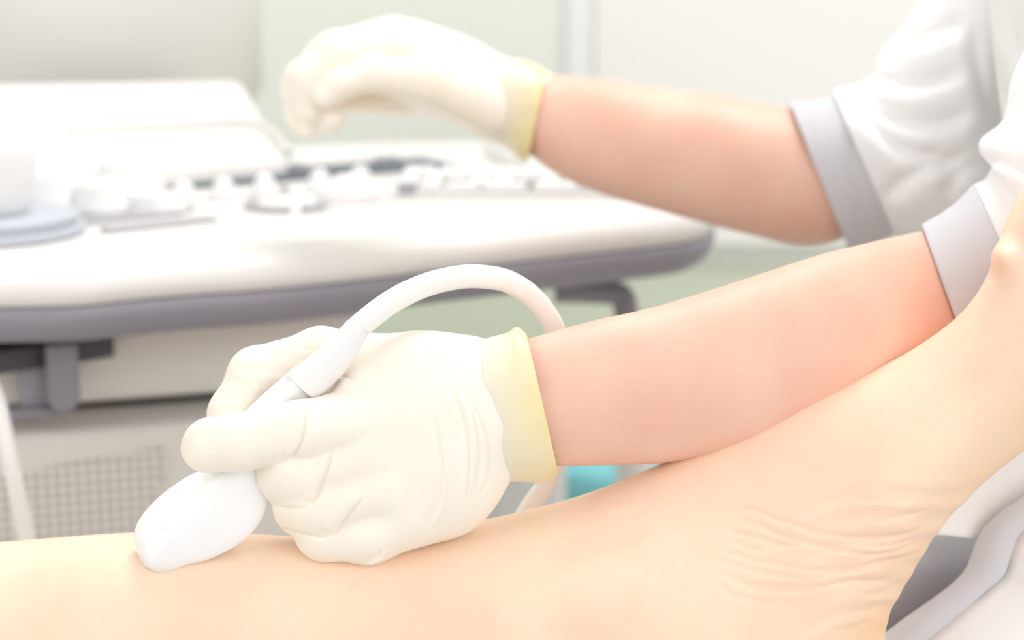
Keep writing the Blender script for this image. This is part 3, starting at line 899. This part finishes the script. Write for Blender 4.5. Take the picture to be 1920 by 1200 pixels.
# ---- tunic
tunic = None
def cloth_fold(amp, seed, f1=2.0, f2=5.0):
    def f(s, a):
        return 1 + amp * (math.sin(f1 * a + seed + 9 * s) * .6 + math.sin(f2 * a - seed + 17 * s) * .4 + math.sin((f1 + 1) * a + 27 * s + seed * 2) * .35) * min(1, s * 3)
    return f
def shell(name, secs, D_, m, parent, th=.0012, fold=None, per=8, nseg=96, caps=False, creases=(), shift=0):
    P_, F_ = loft(secs, per, nseg, fold=fold, caps=caps)
    P_[:, 2] += shift
    if creases:
        Q_ = np.array(F_); N_ = vnormals(P_, Q_)
        if N_[np.argmax(P_[:, 2])][2] < 0: N_ = -N_
        for path, dp, w, lip in creases: crease(P_, N_, path, dp, w, lip, 2.0 * w)
    o = mesh_obj(name, at_many(P_, D_), F_, m, parent)
    s_ = o.modifiers.new('thick', 'SOLIDIFY'); s_.thickness = th; s_.offset = 0
    return o
tor = [(1930, -700, 2710, -770, -300, 345), (1790, -480, 2930, -560, -300, 440), (1830, -200, 2830, -160, -300, 420), (1862, 100, 2810, 180, -300, 385),
       (1885, 250, 2815, 330, -300, 380), (1915, 420, 2830, 480, -300, 385), (1960, 760, 2920, 800, -300, 440), (2040, 1050, 2960, 1080, -300, 470), (2100, 1200, 2960, 1300, -300, 470)]
tunic = shell('tunic', tor, .95, M['cloth'], operator, fold=cloth_fold(.012, 1.7, 3, 7), caps=False, per=14, nseg=260, shift=-190,
              creases=[([(1846, -60), (1848, 60), (1862, 140), (1884, 200), (1900, 260)], 22, 12, 8), ([(1885, -60), (1890, 40), (1905, 120)], 12, 14, 6)])
tunic['label'] = 'white short-sleeved tunic with grey trim'
# near sleeve
ns_band = [(1729, 423, 1835, 712, -190, 142), (1760, 405, 1872, 700, -197, 144), (1795, 380, 1915, 680, -205, 146), (1829, 346, 1960, 655, -212, 148)]
shell('sleeve_trim', push_back(ns_band), D0, M['trim'], tunic, fold=cloth_fold(.006, .5))
ns = [(1827, 348, 1955, 655, -212, 145), (1850, 335, 2000, 640, -214, 148), (1862, 310, 2060, 610, -216, 152), (1838, 285, 2140, 560, -218, 156), (1842, 258, 2220, 490, -220, 158), (1885, 222, 2300, 400, -222, 160),
      (1905, 150, 2380, 260, -224, 160), (1935, 60, 2440, 100, -226, 162), (2000, -200, 2540, -100, -228, 170), (2130, -520, 2680, -480, -230, 190), (2260, -720, 2800, -700, -240, 200)]
shell('sleeve', push_back(ns), D0, M['cloth'], tunic, fold=cloth_fold(.02, 2.2), per=12, nseg=200,
      creases=[([(1845, 300), (1880, 305), (1930, 330), (1990, 380)], 10, 9, 7), ([(1860, 240), (1900, 262), (1960, 270), (2040, 250)], 8, 10, 6)])
# far sleeve
fs_band = [(1480, 192, 1594, 474, 145, 136), (1510, 190, 1628, 460, 152, 138), (1545, 186, 1662, 446, 158, 140), (1568, 178, 1682, 438, 162, 141)]
shell('sleeve_trim', fs_band, D1, M['trim'], tunic, fold=cloth_fold(.006, 1.5))
fs = [(1562, 172, 1680, 442, 162, 146), (1590, 165, 1715, 450, 166, 150), (1620, 158, 1770, 460, 170, 155), (1638, 135, 1830, 450, 174, 160), (1652, 105, 1880, 400, 176, 165),
      (1690, 55, 1900, 300, 176, 168), (1725, 5, 1930, 190, 174, 172), (1770, -120, 2010, 40, 170, 178), (1850, -300, 2140, -150, 150, 185), (1940, -500, 2300, -400, 110, 190)]
shell('sleeve', fs, D1, M['cloth'], tunic, fold=cloth_fold(.03, .9, 2, 6), per=12, nseg=220,
      creases=[([(1280 + a / 3, b / 3) for a, b in pth], dp, w, lip) for pth, dp, w, lip in (
        ([(980, 600), (1060, 700), (1180, 810), (1340, 870), (1480, 850)], 13, 13, 9),
        ([(1000, 520), (1140, 640), (1320, 700), (1500, 680), (1640, 620)], 12, 14, 8),
        ([(1080, 430), (1250, 480), (1420, 460), (1620, 380)], 12, 14, 9),
        ([(1120, 1150), (1250, 1010), (1450, 920), (1660, 860)], 12, 16, 9),
        ([(1180, 230), (1350, 210), (1600, 120)], 9, 16, 6),
        ([(1620, 150), (1650, 350), (1700, 560), (1760, 700)], 14, 14, 8),
        ([(1450, 1120), (1560, 980), (1700, 900)], 9, 14, 6))])
# trousers
tA = [(2690, 990, 2690, 1510, -120, 250), (2300, 1000, 2300, 1530, -100, 250), (2000, 1000, 2000, 1490, -100, 225), (1760, 1000, 1760, 1430, -100, 200), (1670, 1030, 1670, 1430, -100, 190), (1640, 1060, 1640, 1410, -100, 170)]
shell('trousers', tA, .98, M['trouser'], operator, fold=cloth_fold(.01, .7))
# tunic skirt over the lap: panels between edge curves, in the plane of the lap
def panel(name, A, B, zA_, zB_, D_, m, parent, nu=40, nv=24, fold=0, th=.0014, bow=0):
    A = catmull(A, 8); B = catmull(B, 8)
    def res(C_, n_):
        L = np.concatenate([[0], np.cumsum(np.linalg.norm(np.diff(C_, axis=0), axis=1))]); t = np.linspace(0, L[-1], n_)
        return np.stack([np.interp(t, L, C_[:, k]) for k in range(C_.shape[1])], 1)
    A = res(A, nu); B = res(B, nu); P_ = []; F_ = []
    for i in range(nu):
        for j in range(nv):
            t = j / (nv - 1); q = A[i] * (1 - t) + B[i] * t
            u_ = i / (nu - 1)
            z = zA_ * (1 - t) + zB_ * t + bow * math.sin(math.pi * t) + fold * (math.sin(9 * u_ + 2 * t) + .6 * math.sin(21 * u_ - 3 * t))
            P_.append((q[0], q[1], z))
    for i in range(nu - 1):
        for j in range(nv - 1):
            F_.append((i * nv + j, i * nv + j + 1, (i + 1) * nv + j + 1, (i + 1) * nv + j))
    o = mesh_obj(name, at_many(P_, D_), F_, m, parent)
    s_ = o.modifiers.new('thick', 'SOLIDIFY'); s_.thickness = th; s_.offset = 0
    return o
e1 = [(2150, 860), (1990, 895), (1918, 932), (1870, 965), (1836, 1003), (1815, 1060), (1796, 1086), (1760, 1116), (1700, 1158), (1645, 1198), (1560, 1250)]
e2 = [(2150, 940), (1990, 960), (1920, 998), (1897, 1035), (1882, 1078), (1850, 1106), (1800, 1150), (1735, 1202), (1640, 1270)]
e3 = [(2500, 1100), (2400, 1200), (2300, 1350), (2150, 1500), (1900, 1600)]
panel('hem_trim', e1, e2, 60, 75, .945, M['trim'], tunic, fold=2.5, bow=10)
panel('front_panel', e2, e3, 75, 160, .945, M['cloth'], tunic, fold=3, bow=60)
i1 = [(1680, 1000), (1762, 1003), (1800, 1007), (1840, 1012), (1900, 1020), (2100, 1040)]
i2 = [(1740, 780), (1830, 775), (1900, 770), (2000, 760), (2060, 750), (2200, 740)]
panel('inner_panel', i1, i2, -20, -150, .93, M['cloth'], tunic, fold=3, bow=20)

# ---------------------------------------------------------------- ultrasound probe
probe = empty('ultrasound_probe', tuple(at(400, 950, .85)))
setp(probe, 'white ultrasound probe with cable, held in the near glove against the leg', 'ultrasound probe')
ps = [(548, 690, 590, 742, 36, 26), (535, 703, 582, 752, 33, 29), (490, 742, 560, 800, 16, 32), (432, 800, 535, 872, 2, 34), (385, 872, 508, 925, -2, 42), (345, 897, 490, 975, -4, 46),
      (300, 930, 455, 1015, 0, 48), (265, 968, 400, 1046, 4, 48), (250, 1005, 350, 1060, 8, 46), (256, 1035, 322, 1068, 12, 42), (270, 1056, 304, 1070, 14, 34)]
PP, PF = loft(ps, 8, 96, sup=3.4, roll=.5)
mesh_obj('housing', at_many(PP, D0), PF, M['probe'], probe)
ls_ = [(252, 1006, 340, 1064, 10, 40), (258, 1036, 324, 1070, 13, 40), (268, 1058, 306, 1074, 15, 33), (279, 1066, 298, 1076, 16, 20)]
PP, PF = loft(ls_, 6, 48, sup=3.4, roll=.5)
o = mesh_obj('lens', at_many(PP, D0), PF, M['boot'], probe)
nub = at_many([(303, 992, 47), (312, 988, 47), (322, 983, 46)], D0)
V, Fc = tube([tuple(v) for v in nub], .0007, 4, 10); mesh_obj('orientation_mark', V, Fc, M['probe'], probe)
bt = [(652, 600, 690, 630, 46, 23), (648, 604, 687, 634, 46, 25), (615, 638, 655, 688, 44, 30), (575, 672, 622, 724, 41, 33), (545, 694, 598, 748, 37, 35), (537, 702, 590, 752, 36, 35)]
PP, PF = loft(bt, 8, 48)
o = mesh_obj('strain_relief', at_many(PP, D0), PF, M['boot'], probe); o['label'] = 'soft grey-white sleeve at the cable end'
cp = [(660, 624, 46), (690, 598, 42), (740, 562, 24), (800, 534, -10), (860, 520, -60), (905, 519, -80), (950, 527, -105), (990, 550, -140), (1020, 582, -175), (1042, 620, -205), (1058, 680, -260), (1055, 800, -300), (1030, 895, -320), (985, 965, -330), (900, 1120, -340), (860, 1320, -340), (850, 1560, -340)]
cw = at_many(cp, D0)
rad = [.0050 * S / .85 * .95] * len(cp)
V, Fc = tube([tuple(a) + (r * 1.0,) for a, r in zip(cw, [.0046, .0047, .0047, .0047, .0047, .0047, .0046, .0045, .0044, .0042, .0042, .0042, .0042, .0042, .0042, .0042])], .005, 10, 24)
mesh_obj('cable', V, Fc, M['cable'], probe)

# ---------------------------------------------------------------- examination couch under the leg
zb = at(-150, 1565, .88)[2]
couch = empty('exam_couch', (-0.2, .62, 0)); setp(couch, 'examination couch under the bare leg', 'couch')
mbox('mattress', -1.0, .15, .46, .79, zb - .075, zb - .004, M['couch'], couch, .02)
mbox('frame', -.98, .13, .48, .77, zb - .12, zb - .075, M['beige'], couch, .005)
for x in (-.92, .09):
    for y in (.52, .73): mbox('leg', x - .02, x + .02, y - .02, y + .02, 0, zb - .12, M['bumper'], couch, .004)
# stool under the operator
sp = at(2450, 1640, 1.06)
stool = empty('stool', (sp[0] + .06, sp[1], 0)); setp(stool, 'round grey stool under the seated operator', 'stool')
V, Fc = lathe([(.17, -.07), (.19, -.06), (.19, -.015), (.17, 0)], (sp[0] + .06, sp[1], sp[2]), zz, 40); mesh_obj('seat', V, Fc, M['trouser'], stool)
V, Fc = lathe([(.025, .05), (.025, sp[2] - .06)], (sp[0] + .06, sp[1], 0), zz, 20); mesh_obj('column', V, Fc, M['bumper'], stool)
V, Fc = lathe([(.24, 0), (.24, .02), (.05, .05)], (sp[0] + .06, sp[1], 0), zz, 40); mesh_obj('base', V, Fc, M['bumper'], stool)
